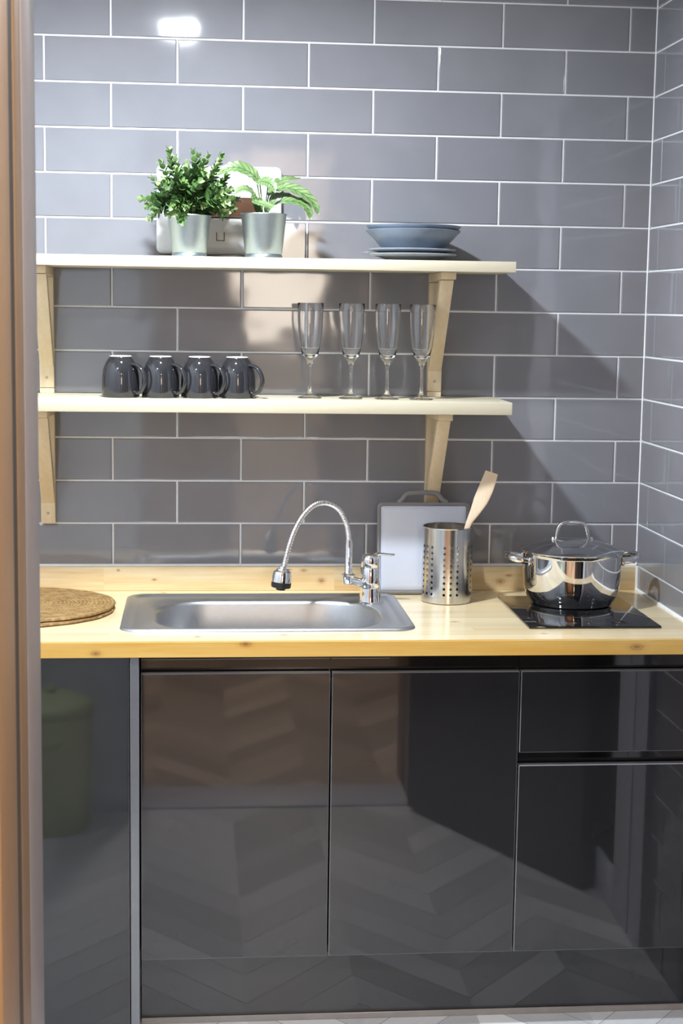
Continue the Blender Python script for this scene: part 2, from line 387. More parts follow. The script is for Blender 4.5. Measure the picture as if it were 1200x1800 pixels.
def emis(name, c, s):
    m, ns, ls, p = newmat(name); p.inputs['Base Color'].default_value = (0.9, 0.9, 0.9, 1)
    p.inputs['Emission Color'].default_value = (*c, 1); p.inputs['Emission Strength'].default_value = s; return m
M['panel_glow'] = emis('added_warm_glow', (1.0, 0.87, 0.72), 8.5)  # emitter of the added panel, for the warm patch in the tiles
M['glow_cool'] = emis('lamp_diffuser_cool', (0.88, 0.94, 1.0), 30)
M['glow_warm'] = emis('lamp_diffuser_warm', (1.0, 0.80, 0.55), 25)

# ================================================================== SETTING
def tile_wall(name, axis):
    bm = B(); g = 0.0021          # half grout
    z_lo = 0.0
    if axis == 'back':
        vs = [bm.verts.new(p) for p in ((XL, 0, 0), (CX, 0, 0), (CX, 0, CEIL), (XL, 0, CEIL))]
        a_lo, a_hi = XL, CX
    else:
        vs = [bm.verts.new(p) for p in ((CX, 0, 0), (CX, -0.93, 0), (CX, -0.93, CEIL), (CX, 0, CEIL))]
        a_lo, a_hi = 0.0, 0.93
    bm.faces.new(vs).material_index = 1
    rnd = random.Random(3 if axis == 'back' else 5)
    for r in range(-1, 22):
        z1, z0 = ZL(r) - g, ZL(r + 1) + g
        z0, z1 = max(z0, z_lo), min(z1, CEIL)
        if z1 - z0 < 0.004: continue
        if axis == 'back': off = 0.0 if r % 2 == 0 else 0.1515
        else: off = 0.0811 if r % 2 == 1 else 0.0811 + 0.1515
        for k in range(-5, 7):
            a0, a1 = off + k * 0.303 + g, off + (k + 1) * 0.303 - g
            a0, a1 = max(a0, a_lo + (0.0012 if axis == 'side' else 0)), min(a1, a_hi - (0.0035 if axis == 'back' else 0))
            if a1 - a0 < 0.006: continue
            t = [rnd.uniform(-1, 1) * 0.00022 for _ in range(3)]
            rings = []
            for ins, h in ((0.0, 0.0), (0.0, 0.0012), (0.0006, 0.0021), (0.0022, 0.0028)):
                pts = []
                for (u, w) in ((a0 + ins, z0 + ins), (a1 - ins, z0 + ins), (a1 - ins, z1 - ins), (a0 + ins, z1 - ins)):
                    hh = h + (t[0] * (1 if u > (a0 + a1) / 2 else -1) + t[1] * (1 if w > (z0 + z1) / 2 else -1) if h > 0.0011 else 0)
                    pts.append((u, -hh, w) if axis == 'back' else (CX - hh, -u, w))
                rings.append(pts)
            loops(bm, rings, True, False, True, 0)
    return struct(name, bm, [M['tile'], M['grout']], smooth=0)
tile_wall('wall_back', 'back')
tile_wall('wall_right', 'side')
bm = B(); box(bm, XL, CX + 0.1, YP, 0.0, -0.06, 0.0); struct('floor', bm, M['floor'])
bm = B(); box(bm, -1.6, 2.3, -5.6, YP, -0.06, 0.0); struct('floor_hall', bm, M['hall_floor'])
bm = B(); box(bm, XL, CX + 0.1, -2.30, 0.0, CEIL, CEIL + 0.05); struct('ceiling', bm, M['ceiling'])
bm = B(); box(bm, -1.6, 2.3, -5.6, -2.30, 2.60, 2.65); struct('ceiling_hall', bm, M['ceiling'])
bm = B(); box(bm, XL - 0.08, XL, -2.3, 0.0, 0, CEIL); struct('wall_left', bm, M['white_paint'])
bm = B(); box(bm, CX, CX + 0.08, YP, -0.93, 0, CEIL); struct('wall_right_painted', bm, M['white_paint'])
JX, JR, HD = 0.032, 0.86, 2.10       # opening left, right, head height
bm = B()
box(bm, -1.6, JX - 0.012, -2.28, YP, 0, 2.60); box(bm, JR + 0.012, 2.3, -2.28, YP, 0, 2.60); box(bm, JX - 0.012, JR + 0.012, -2.28, YP, HD + 0.012, 2.60)
struct('wall_front', bm, M['white_paint'])
bm = B(); box(bm, -1.6, 2.3, -5.65, -5.6, 0, 2.6); struct('wall_hall', bm, M['hall_wall'])
bm = B(); box(bm, -1.65, -1.6, -5.6, -2.1, 0, 2.6); struct('wall_hall_left', bm, M['hall_wall'])
bm = B(); box(bm, 2.3, 2.35, -5.6, -2.1, 0, 2.6); struct('wall_hall_right', bm, M['hall_wall'])
# door frame lining round the opening (left jamb is the blurred edge in view)
def frame_side(bm, s, X, mi_map):
    """profile runs through the wall depth; s=+1 faces +x"""
    a = X - s * 0.03
    segs = [(-2.070, -2.197, 0.0, 0), (-2.197, -2.264, -0.0005, 1), (-2.264, -2.305, -0.0012, 2), (-2.305, -2.43, 0.0, 3)]
    for y1, y0, dx, mi in segs:
        x = X + s * dx
        box(bm, min(a, x), max(a, x), y0, y1, 0, HD, 0.0015 if mi != 2 else 0, 2, mi)
bm = B(); frame_side(bm, 1, JX - 0.002, None); struct('trim_1', bm, [M['jamb_taupe'], M['jamb_brown'], M['jamb_dark'], M['jamb_tan']], smooth=40)
bm = B(); frame_side(bm, -1, JR + 0.002, None); struct('trim_2', bm, [M['jamb_taupe'], M['jamb_brown'], M['jamb_dark'], M['jamb_tan']], smooth=40)
bm = B(); box(bm, JX - 0.03, JR + 0.03, -2.43, -2.07, HD, HD + 0.03, 0.002); struct('trim_3', bm, M['jamb_brown'], smooth=40)
bm = B(); box(bm, JX, JR, -2.30, YP - 0.0, 0.0, 0.006, 0.002); struct('trim_4', bm, M['trim_grey'], smooth=40)
# caulk beads round the worktop
bm = B(); tube(bm, [(XL, -0.004, 0.9122), (CX - 0.003, -0.004, 0.9122)], 0.0042, 8); struct('trim_5', bm, M['caulk'], smooth=60)
bm = B(); tube(bm, [(CX - 0.004, -0.018, ZC + 0.001), (CX - 0.004, YF + 0.004, ZC + 0.001)], 0.0045, 8); struct('trim_6', bm, M['caulk'], smooth=60)
bm = B(); tube(bm, [(CX - 0.004, -0.0185, 0.912), (CX - 0.004, -0.0185, ZC)], 0.0042, 8); struct('trim_7', bm, M['caulk'], smooth=60)
bm = B(); tube(bm, [(CX - 0.0025, -0.0025, 0.914), (CX - 0.0025, -0.0025, CEIL)], 0.0026, 8); struct('trim_8', bm, M['grout'], smooth=60)
# doorway in the right wall beyond the tiles (seen mirrored in the drawer fronts)
bm = B(); box(bm, CX - 0.022, CX + 0.001, -1.035, -0.935, 0, 2.12, 0.002); box(bm, CX - 0.014, CX + 0.001, -1.055, -1.035, 0, 2.10); box(bm, CX - 0.02, CX + 0.001, -1.19, -1.055, 0, 2.12, 0.002)
struct('trim_9', bm, M['trim_grey'], smooth=40)
bm = B(); box(bm, CX - 0.012, CX + 0.001, -2.085, -1.19, 0.12, 2.12); struct('door_2', bm, M['door_dark'])
bm = B(); box(bm, CX - 0.018, CX + 0.001, -2.085, -1.19, 0, 0.115, 0.002); struct('baseboard_right', bm, M['trim_grey'], smooth=40)
bm = B(); box(bm, XL, JX - 0.035, YP, YP + 0.012, 0, 0.07, 0.002); struct('baseboard_front', bm, M['white_paint'], smooth=40)
# door leaf swung open into the kitchen
rt = root('door_1', (0.85, -2.07, 0), None, None); rt['kind'] = 'structure'
a = Vector((0.845, -2.05, 0)); b = Vector((1.215, -1.345, 0)); d = (b - a).normalized(); n = Vector((d.y, -d.x, 0)) * 0.036
bm = B(); loops(bm, [[(p.x, p.y, z) for p in (a, b, b + n, a + n)] for z in (0.012, 2.07)], True, True, True)
bmesh.ops.bevel(bm, geom=list(bm.edges), offset=0.002, segments=2, affect='EDGES')
part('door_leaf', bm, M['door_dark'], rt)
hp = b - d * 0.07
bm = B(); tube(bm, [hp - n * 0.0 + Vector((0, 0, 1.0)), hp - n * 1.3 + Vector((0, 0, 1.0)), hp - n * 1.3 - d * 0.11 + Vector((0, 0, 1.0))], 0.008, 10)
part('door_handle', bm, M['chrome'], rt)

# ================================================================== CEILING LAMPS
names = [('small round downlight nearest the tiled wall, its glare mirrored in the top tiles', 'ceiling_lamp'),
         ('added fill downlight near the left wall, brightening the partition', 'ceiling_lamp'),
         ('warm hall ceiling light directly behind the doorway', 'ceiling_lamp'),
         ('added warm wall-washer light above the beige cupboard', 'ceiling_lamp'),
         ('warm hall ceiling light at the left end of the hall', 'ceiling_lamp')]
for i, (lb, nm) in enumerate(names):
    x, y, z, r = LAMPS[i][:4]
    rt = root(nm, (x, y, z), lb, 'ceiling light', 'round ceiling lights')
    bm = B(); lathe(bm, [(r * 0.98, -0.004), (r * 1.0, -0.008), (r * 1.16, -0.006), (r * 1.18, 0.0), (r * 0.98, 0.0), (r * 0.98, -0.004)], (x, y, z), 40); part('lamp_rim', bm, M['ceiling'], rt)
    bm = B(); lathe(bm, [(0, -0.005), (r * 0.97, -0.005), (r * 0.97, -0.001), (0, -0.001)], (x, y, z), 40); part('diffuser', bm, M['glow_cool'] if i < 2 else M['glow_warm'], rt)
    lamp_light(i, rt)

# ================================================================== CABINETS
def slab(bm, x0, x1, z0, z1, yf, th=0.018, bev=0.0012, bx=None):
    """front panel: lacquered face, paler edge band"""
    rings = [[(x0, yf + th, z0), (x1, yf + th, z0), (x1, yf + th, z1), (x0, yf + th, z1)],
             [(x0, yf + bev, z0), (x1, yf + bev, z0), (x1, yf + bev, z1), (x0, yf + bev, z1)],
             [(x0 + bev, yf, z0 + bev), (x1 - bev, yf, z0 + bev), (x1 - bev, yf, z1 - bev), (x0 + bev, yf, z1 - bev)]]
    loops(bm, rings, True, True, True, 1)
    bm.faces.ensure_lookup_table(); bm.faces[-1].material_index = 0
YD = -0.575; YB = YD + 0.019
ZU = 0.8192      # underside of the worktop
def carcass(bm, x0, x1, z0=0.15):
    box(bm, x0, x1, YB, -0.03, z0, ZU - 0.045)
    box(bm, x0, x1, YB + 0.02, -0.03, ZU - 0.045, ZU - 0.0005)
# left tall front and its filler post
rt = root('cabinet', (-0.28, -0.3, 0), 'dark gloss cabinet with one plain full-height panel, left of the grey filler post', 'cabinet')
bm = B(); box(bm, XL + 0.002, 0.0605, YB, -0.03, 0.004, ZU - 0.0005); part('cabinet_body', bm, M['carcass'], rt, smooth=0)
bm = B(); slab(bm, XL + 0.002, 0.0608, 0.004, ZU - 0.001, YD); part('door', bm, [M['black_gloss'], M['edge']], rt, smooth=0)
bm = B(); box(bm, 0.0635, 0.0815, -0.588, -0.03, 0.0, ZU - 0.0005, 0.001, 1); tag(part('filler_post', bm, M['post'], origin=(0.0725, -0.3, 0)), 'narrow grey upright filler strip between the plain left panel and the sink doors', 'filler panel')
# sink base unit
rt = root('sink_cabinet', (0.48, -0.3, 0.15), 'charcoal gloss sink cabinet with two wide handleless doors under the sink', 'cabinet')
bm = B()
for (x0, x1, y0, y1, z0, z1) in ((0.0845, 0.8735, YB, -0.03, 0.168, 0.186), (0.0845, 0.1025, YB, -0.03, 0.168, 0.775), (0.8555, 0.8735, YB, -0.03, 0.168, 0.775), (0.1025, 0.8555, -0.05, -0.03, 0.168, 0.775)):
    box(bm, x0, x1, y0, y1, z0, z1)
part('cabinet_body', bm, M['carcass'], rt, smooth=0)
bm = B(); slab(bm, 0.0850, 0.4738, 0.1685, 0.7815, YD); part('door', bm, [M['black_gloss'], M['edge']], rt, smooth=0)
bm = B(); slab(bm, 0.4778, 0.8712, 0.1685, 0.7815, YD); part('door', bm, [M['black_gloss'], M['edge']], rt, smooth=0)
bm = B(); box(bm, 0.0845, 0.8735, YB + 0.008, YB + 0.012, 0.765, ZU - 0.001); part('grip_channel', bm, M['channel'], rt, smooth=0)
bm = B(); box(bm, 0.0850, 0.4738, YB + 0.0045, YB + 0.0075, 0.8055, 0.8070); box(bm, 0.4778, 0.60, YB + 0.0045, YB + 0.0075, 0.8055, 0.8070); part('channel_strip', bm, M['edge'], rt, smooth=0)
# drawer unit
rt = root('drawer_cabinet', (1.07, -0.3, 0.15), 'charcoal gloss drawer unit with shallow upper and deep lower drawer beside the tiled side wall', 'cabinet')
bm = B(); box(bm, 0.8745, 1.272, YB + 0.012, -0.03, 0.168, 0.775); part('cabinet_body', bm, M['carcass'], rt, smooth=0)
bm = B(); slab(bm, 0.8752, 1.2715, 0.6065, 0.7815, YD); part('drawer', bm, [M['black_gloss'], M['edge']], rt, smooth=0)
bm = B(); slab(bm, 0.8752, 1.2715, 0.1685, 0.5785, YD); part('drawer', bm, [M['black_gloss'], M['edge']], rt, smooth=0)
bm = B(); box(bm, 0.8745, 1.272, YB + 0.007, YB + 0.011, 0.765, ZU - 0.001); box(bm, 0.8745, 1.272, YB + 0.007, YB + 0.011, 0.565, 0.62); part('grip_channel', bm, M['channel'], rt, smooth=0)
# plinth
rt = root('plinth', (0.68, -0.5, 0), 'recessed dark gloss plinth board below the doors and drawers', 'plinth')
bm = B(); box(bm, 0.083, 1.2735, -0.515, -0.497, 0.012, 0.1665); part('plinth_board', bm, M['black_gloss'], rt, smooth=0)
bm = B(); box(bm, 0.083, 1.2735, -0.519, -0.5155, 0.0, 0.014, 0.001, 1); part('floor_seal', bm, M['plinth_seal'], rt, label='pale grey sealing strip')

# ================================================================== WORKTOP, UPSTAND, SINK
SX0, SX1, SY0, SY1 = 0.055, 0.648, -0.488, -0.09      # cut-out
bm = B()
xs = [XL, SX0, SX1, CX - 0.001]; ys = [YF, SY0, SY1, -0.003]
def grid_vs(z): return [[bm.verts.new((x, y, z)) for y in ys] for x in xs]
top, bot = grid_vs(ZC), grid_vs(ZU)
for i in range(3):
    for j in range(3):
        if i == 1 and j == 1: continue
        bm.faces.new((top[i][j], top[i + 1][j], top[i + 1][j + 1], top[i][j + 1])); bm.faces.new((bot[i][j], bot[i][j + 1], bot[i + 1][j + 1], bot[i + 1][j]))
def side(a, b): bm.faces.new((top[a[0]][a[1]], top[b[0]][b[1]], bot[b[0]][b[1]], bot[a[0]][a[1]]))
for k in range(3): side((k, 0), (k + 1, 0)); side((k, 3), (k + 1, 3)); side((0, k), (0, k + 1)); side((3, k), (3, k + 1))
side((1, 1), (2, 1)); side((1, 2), (2, 2)); side((1, 1), (1, 2)); side((2, 1), (2, 2))
bmesh.ops.recalc_face_normals(bm, faces=bm.faces)
es = [e for e in bm.edges if all(abs(v.co.y - YF) < 1e-6 and abs(v.co.z - ZC) < 1e-6 for v in e.verts)]
bmesh.ops.bevel(bm, geom=es, offset=0.002, segments=2, affect='EDGES')
for f in bm.faces:
    if f.normal.y < -0.8 and f.calc_center_median().y < YF + 0.01: f.material_index = 1
wt = part('worktop', bm, [M['pine_top'], M['pine_edge']], smooth=30); tag(wt, 'long lacquered knotty pine worktop carrying sink, hob and pot', 'worktop')
bm = B(); box(bm, XL + 0.002, CX - 0.004, -0.018, -0.003, ZC, 0.9105, 0.0015)
tag(part('upstand', bm, M['pine_up'], smooth=40), 'low pine upstand board along the foot of the tiled wall', 'backsplash board')

rt = root('kitchen_sink', (0.351, -0.288, ZC), 'stainless steel inset sink with rounded bowl, below the chrome tap', 'sink')
bm = B()
cx, cy, hw, hd = 0.351, -0.2895, 0.3145, 0.2110
bcx, bcy = 0.356, -0.3165
R_ = [rrect(cx, cy, hw, hd, 0.045, ZC + 0.0002), rrect(cx, cy, hw - 0.0015, hd - 0.0015, 0.044, ZC + 0.004), rrect(cx, cy, hw - 0.006, hd - 0.005, 0.040, ZC + 0.0062),
      rrect(cx, cy, hw - 0.017, hd - 0.012, 0.034, ZC + 0.0058), rrect(cx, cy, hw - 0.023, hd - 0.017, 0.029, ZC + 0.0018), rrect(cx, cy, hw - 0.030, hd - 0.021, 0.026, ZC + 0.0008),
      rrect(bcx, bcy, 0.253, 0.167, 0.125, ZC + 0.0008), rrect(bcx, bcy, 0.2495, 0.1635, 0.122, ZC - 0.0015), rrect(bcx, bcy, 0.246, 0.160, 0.118, ZC - 0.008),
      rrect(bcx, bcy, 0.240, 0.154, 0.112, ZC - 0.06), rrect(bcx, bcy, 0.234, 0.148, 0.105, ZC - 0.125), rrect(bcx, bcy, 0.224, 0.138, 0.10, ZC - 0.147), rrect(bcx, bcy, 0.20, 0.115, 0.09, ZC - 0.156),
      rrect(bcx, bcy, 0.06, 0.06, 0.0599, ZC - 0.160)]
loops(bm, R_, True, False, True)
part('basin', bm, M['steel_sink'], rt, smooth=60)
bm = B(); lathe(bm, [(0, -0.156), (0.012, -0.156), (0.014, -0.158), (0.040, -0.158), (0.045, -0.1555), (0.05, -0.158), (0.05, -0.160), (0, -0.160)], (bcx, bcy, ZC)); part('drain', bm, M['chrome'], rt)

# ================================================================== TAP
FX, FY = 0.598, -0.178; zd = ZC + 0.001
rt = root('kitchen_tap', (FX, FY, zd), 'chrome mixer tap with arched flexible hose and black-tipped spray head', 'tap')
bm = B()
lathe(bm, [(0, 0), (0.0265, 0), (0.0268, 0.002), (0.0255, 0.008), (0.0235, 0.024), (0.0228, 0.034), (0.0222, 0.037), (0.0232, 0.040), (0.0236, 0.048), (0.0226, 0.058), (0.0224, 0.082), (0.0215, 0.0835), (0.0, 0.0835)], (FX, FY, zd), 40)
part('tap_body', bm, M['chrome'], rt, smooth=50)
bm = B()
lathe(bm, [(0, 0.084), (0.0214, 0.084), (0.0222, 0.086), (0.0219, 0.102), (0.0195, 0.111), (0.013, 0.1145), (0, 0.1155)], (FX, FY, zd), 40)
lev = part('mixer_cap', bm, M['chrome'], rt, smooth=50)
bm = B(); path = catmull([(FX + 0.004, FY + 0.004, zd + 0.109), (FX + 0.022, FY + 0.002, zd + 0.1135), (FX + 0.040, FY, zd + 0.1125), (FX + 0.056, FY - 0.002, zd + 0.1125)], 6)
tube(bm, path, lambda t: 0.0042 - 0.0017 * t, 12, ry=lambda t: 0.011 - 0.005 * t); part('lever', bm, M['chrome'], lev, smooth=60)
ax, ay = 0.546, -0.190
bm = B(); path = catmull([(FX - 0.012, FY - 0.002, zd + 0.044), (FX - 0.030, FY - 0.006, zd + 0.050), (ax, ay, zd + 0.058)], 6)
tube(bm, path, lambda t: 0.0095 - 0.0005 * t, 18); part('spout_arm', bm, M['chrome'], rt, smooth=60)
bm = B(); lathe(bm, [(0, 0.046), (0.009, 0.046), (0.0125, 0.050), (0.0135, 0.058), (0.0155, 0.064), (0.0155, 0.068), (0.0115, 0.070), (0.0088, 0.074), (0.0085, 0.138), (0.0078, 0.142), (0.0078, 0.148), (0, 0.148)], (ax, ay, zd), 28)
part('riser_pipe', bm, M['chrome'], rt, smooth=50)
hp = [(ax, ay, zd + 0.146), (0.5435, -0.190, 1.022), (0.5385, -0.192, 1.042), (0.523, -0.197, 1.072), (0.497, -0.206, 1.0885), (0.467, -0.218, 1.0875), (0.441, -0.230, 1.068), (0.420, -0.242, 1.036), (0.4055, -0.252, 0.998), (0.396, -0.259, 0.962), (0.3915, -0.262, 0.946)]
fine = catmull(hp, 22)
bm = B(); tube(bm, fine, lambda t: 0.0064 + 0.0006 * math.sin(t * 2 * PI * 62), 14); part('flexible_hose', bm, M['hose'], rt, smooth=80)
# spray head along the hose end direction
def cone_path(bm, p0, dirv, prof, segs=32):
    d = Vector(dirv).normalized(); a = d.orthogonal().normalized(); b = d.cross(a); rings = []
    for r, s in prof: rings.append([Vector(p0) + d * s + a * r * math.cos(2 * PI * k / segs) + b * r * math.sin(2 * PI * k / segs) for k in range(segs)])
    loops(bm, rings, True, True, True)
hd_d = Vector((-0.10, -0.04, -1.0))
bm = B(); cone_path(bm, (0.3915, -0.262, 0.953), hd_d, [(0.008, 0), (0.0085, 0.006), (0.014, 0.0065), (0.015, 0.010), (0.0195, 0.0125), (0.0215, 0.020), (0.0225, 0.036)])
sh = part('spray_head', bm, M['chrome'], rt, smooth=45)
bm = B(); cone_path(bm, (0.3915, -0.262, 0.953), hd_d, [(0.0222, 0.0362), (0.0226, 0.038), (0.0222, 0.047), (0.020, 0.049), (0.0105, 0.0492), (0.0105, 0.0535), (0.009, 0.0545)]); part('spray_nozzle', bm, M['black_rubber'], sh, smooth=45)

# ================================================================== INDUCTION HOB
rt = root('hob', (1.054, -0.302, ZC), 'flat black glass induction hob under the steel casserole', 'hob')
bm = B(); box(bm, 0.909, 1.199, -0.483, -0.121, ZC + 0.0005, ZC + 0.0055, 0.0012); part('glass_plate', bm, M['hob'], rt, smooth=40)
# ================================================================== CASSEROLE
PX, PY, PZ = 1.0655, -0.2035, ZC + 0.006
rt = root('casserole', (PX, PY, PZ), 'polished stainless steel casserole with lid and two side handles on the black hob', 'pot')
bm = B()
lathe(bm, [(0, 0.0), (0.094, 0.0), (0.0965, 0.002), (0.0968, 0.006), (0.101, 0.011), (0.1065, 0.022), (0.1105, 0.04), (0.1135, 0.075), (0.1145, 0.112), (0.1150, 0.1185), (0.1175, 0.1205), (0.1175, 0.1215), (0.1140, 0.1215), (0.1125, 0.112), (0.105, 0.03), (0.09, 0.008), (0, 0.008)], (PX, PY, PZ), 96)
part('pot_body', bm, M['steel'], rt, smooth=50)
bm = B(); lathe(bm, [(0.1135, 0.118), (0.1185, 0.1222), (0.1188, 0.1240), (0.1165, 0.1252), (0.108, 0.1282), (0.085, 0.1365), (0.060, 0.1430), (0.035, 0.1470), (0, 0.1485), ], (PX, PY, PZ), 96)
lid = part('lid', bm, M['lid_steel'], rt, smooth=40)
bm = B()
p = [(PX - 0.041, PY - 0.004, PZ + 0.145), (PX - 0.040, PY - 0.012, PZ + 0.165), (PX - 0.034, PY - 0.014, PZ + 0.182), (PX - 0.018, PY - 0.014, PZ + 0.1885), (PX + 0.006, PY - 0.014, PZ + 0.1885), (PX + 0.024, PY - 0.014, PZ + 0.182), (PX + 0.031, PY - 0.012, PZ + 0.165), (PX + 0.037, PY - 0.004, PZ + 0.145)]
tube(bm, catmull(p, 6), 0.0048, 12)
q = [(PX - 0.041, PY - 0.004, PZ + 0.147), (PX - 0.032, PY - 0.020, PZ + 0.1455), (PX - 0.012, PY - 0.030, PZ + 0.1445), (PX + 0.012, PY - 0.028, PZ + 0.1450), (PX + 0.030, PY - 0.016, PZ + 0.146), (PX + 0.037, PY - 0.004, PZ + 0.147)]
tube(bm, catmull(q, 6), 0.0026, 10)
part('lid_handle', bm, M['steel'], lid, smooth=60)
for sx in (-0.046, 0.043):
    bm = B(); lathe(bm, [(0.005, 0.143), (0.005, 0.151), (0.003, 0.1535), (0, 0.154)], (PX + sx, PY, PZ), 14)
    part('rivet', bm, M['steel'], lid, smooth=50)
for s in (-1, 1):
    bm = B()
    z = PZ + 0.102
    x0 = PX + s * 0.111
    pth = [(x0, PY + 0.040, z), (x0 + s * 0.018, PY + 0.038, z + 0.003), (x0 + s * 0.036, PY + 0.028, z + 0.007), (x0 + s * 0.043, PY, z + 0.009), (x0 + s * 0.036, PY - 0.028, z + 0.007), (x0 + s * 0.018, PY - 0.038, z + 0.003), (x0, PY - 0.040, z)]
    tube(bm, catmull(pth, 6), 0.0078, 12, ry=0.0062)
    for sy in (-1, 1): box(bm, min(x0 - s * 0.006, x0 + s * 0.002), max(x0 - s * 0.006, x0 + s * 0.002), PY + sy * 0.040 - 0.009, PY + sy * 0.040 + 0.009, z - 0.010, z + 0.010, 0.003)
    part('side_handle', bm, M['steel'], rt, smooth=60)

# ================================================================== UTENSIL HOLDER AND SPATULA
HX, HY, HR, HH = 0.781, -0.153, 0.0590, 0.178
rt = root('utensil_holder', (HX, HY, ZC), 'tall brushed steel utensil holder punched with rows of round holes', 'utensil holder')
bm = B()
NC, K = 24, 3
ncol = NC; step = 2 * PI / ncol
zrow0, dz, nrow = 0.0235, 0.0137, 9
phase = math.radians(-90 + 6 - 6.0) + 0.0
def cyl(th, z, r=HR): return Vector((HX + r * math.cos(th), HY + r * math.sin(th), ZC + z))
zb = [0.002, zrow0 - dz / 2] + [zrow0 + dz * (k + 0.5) for k in range(nrow)] + [HH - 0.003]
rh = 0.0032
def skin(R0):
    cache = {}
    def cv(th_i, z, sub=4):
        key = (th_i % (ncol * sub), round(z, 5))
        if key not in cache: cache[key] = bm.verts.new(cyl(phase + (th_i / sub) * step - step / 2, z, R0))
        return cache[key]
    for c in range(ncol):
        blank = (c % 4) == 2
        for k in range(len(zb) - 1):
            z0, z1 = zb[k], zb[k + 1]; i0 = c * 4; zm = (z0 + z1) / 2
            if blank or k == 0 or k == len(zb) - 2:
                for q in range(4): bm.faces.new((cv(i0 + q, z0), cv(i0 + q + 1, z0), cv(i0 + q + 1, z1), cv(i0 + q, z1)))
            else:
                per = [cv(i0 + q, z0) for q in range(4)] + [cv(i0 + 4, z0), cv(i0 + 4, zm)] + [cv(i0 + q, z1) for q in (4, 3, 2, 1)] + [cv(i0, z1), cv(i0, zm)]
                thc = phase + c * step; hole = []
                for v in per:
                    dth = (math.atan2(v.co.y - HY, v.co.x - HX) - thc + PI) % (2 * PI) - PI
                    u, w = dth * R0, v.co.z - ZC - zm; L = math.hypot(u, w)
                    hole.append(bm.verts.new(cyl(thc + u / L * rh / R0, zm + w / L * rh, R0)))
                n = len(per)
                for q in range(n): bm.faces.new((per[q], per[(q + 1) % n], hole[(q + 1) % n], hole[q]))
skin(HR); skin(HR - 0.0012)
# blank columns need the mid vertex split avoided: fine, T-joints are coplanar
for f in bm.faces: f.smooth = True
lathe(bm, [(0, 0.0), (HR - 0.003, 0.0), (HR - 0.0002, 0.002)], (HX, HY, ZC), 96)
lathe(bm, [(HR, HH - 0.003), (HR + 0.0008, HH - 0.001), (HR - 0.0005, HH), (HR - 0.002, HH - 0.001), (HR - 0.0015, HH - 0.004)], (HX, HY, ZC), 96)
ho = part('perforated_cup', bm, M['holder'], rt, smooth=60)

bm = B()
# centre line, half width, half thickness from the handle end up
sp = [((0.786, -0.158, ZC + 0.012), 0.0055, 0.0045), ((0.800, -0.154, 0.93), 0.0060, 0.0042), ((0.826, -0.150, 1.020), 0.0068, 0.0038), ((0.833, -0.149, 1.040), 0.0078, 0.0034),
      ((0.8450, -0.147, 1.062), 0.0120, 0.0028), ((0.8580, -0.145, 1.088), 0.0172, 0.0024), ((0.8690, -0.143, 1.113), 0.0178, 0.0022), ((0.8770, -0.141, 1.134), 0.0168, 0.0020), ((0.8835, -0.140, 1.1540), 0.0152, 0.0016)]
cp = catmull([s[0] for s in sp], 5); n = len(cp); rings = []
for i, c in enumerate(cp):
    t = i / (n - 1) * (len(sp) - 1); k = min(int(t), len(sp) - 2); fr = t - k
    w = sp[k][1] * (1 - fr) + sp[k + 1][1] * fr; th = sp[k][2] * (1 - fr) + sp[k + 1][2] * fr
    tg = (cp[min(i + 1, n - 1)] - cp[max(i - 1, 0)]).normalized()
    wid = Vector((0.90, -0.28, 0)); wid = (wid - tg * wid.dot(tg)).normalized(); nrm = tg.cross(wid)
    rings.append([c + wid * w * (abs(math.cos(a)) ** 0.7 * (1 if math.cos(a) > 0 else -1)) + nrm * th * math.sin(a) for a in [2 * PI * q / 20 for q in range(20)]])
loops(bm, rings, True, True, True)
tag(part('spatula', bm, M['spatula'], smooth=50, origin=(0.786, -0.158, ZC + 0.012)), 'pale wooden spatula standing in the perforated steel holder', 'spatula')

# ================================================================== BAKING TRAY LEANING ON THE WALL
rt = root('grill_tray', (0.7375, -0.055, ZC), 'square grey tray with a looped top handle leaning behind the utensil holder', 'tray')
al = math.atan2(0.020, 0.216)
def tl(v):      # local: x across, y up the tray, z towards the viewer
    x, u, w = v
    return Vector((0.7375 + x, -0.0755 + u * math.sin(al) - w * math.cos(al) + 0.0, ZC + 0.002 + u * math.cos(al) + w * math.sin(al)))
Wd, Hg = 0.1115, 0.1095
bm = B()
mk = lambda hw, hh, r, w: [tl((p.x, p.y, w)) for p in rrect(0, 0.1095, hw, hh, r, 0, 6)]
loops(bm, [mk(Wd - 0.004, Hg - 0.004, 0.008, -0.010), mk(Wd, Hg, 0.011, -0.002), mk(Wd, Hg, 0.011, 0.002), mk(Wd - 0.0012, Hg - 0.0012, 0.010, 0.0032), mk(Wd - 0.0055, Hg - 0.0055, 0.008, 0.0032), mk(Wd - 0.0085, Hg - 0.0085, 0.006, -0.001)], True, True, True)
part('tray_rim', bm, M['tray_frame'], rt, smooth=50)
bm = B(); loops(bm, [mk(Wd - 0.0088, Hg - 0.0088, 0.005, -0.0008), mk(Wd - 0.0095, Hg - 0.0095, 0.005, 0.0), mk(Wd - 0.020, Hg - 0.020, 0.005, 0.0005)], True, False, True)
part('tray_face', bm, M['tray_face'], rt, smooth=60, label='satin grey inner face, its bright reflection put into the colour')
bm = B()
hpts = [(-0.062, 0.218), (-0.052, 0.226), (-0.044, 0.236), (-0.034, 0.2405), (0.0, 0.2425), (0.026, 0.2405), (0.036, 0.236), (0.044, 0.226), (0.056, 0.218)]
tube(bm, [tl((x, u, -0.001)) for x, u in [tuple(v[:2]) for v in catmull([(a, b, 0) for a, b in hpts], 5)]], 0.0060, 12, ry=0.0045)
part('tray_handle', bm, M['tray_frame'], rt, smooth=60)

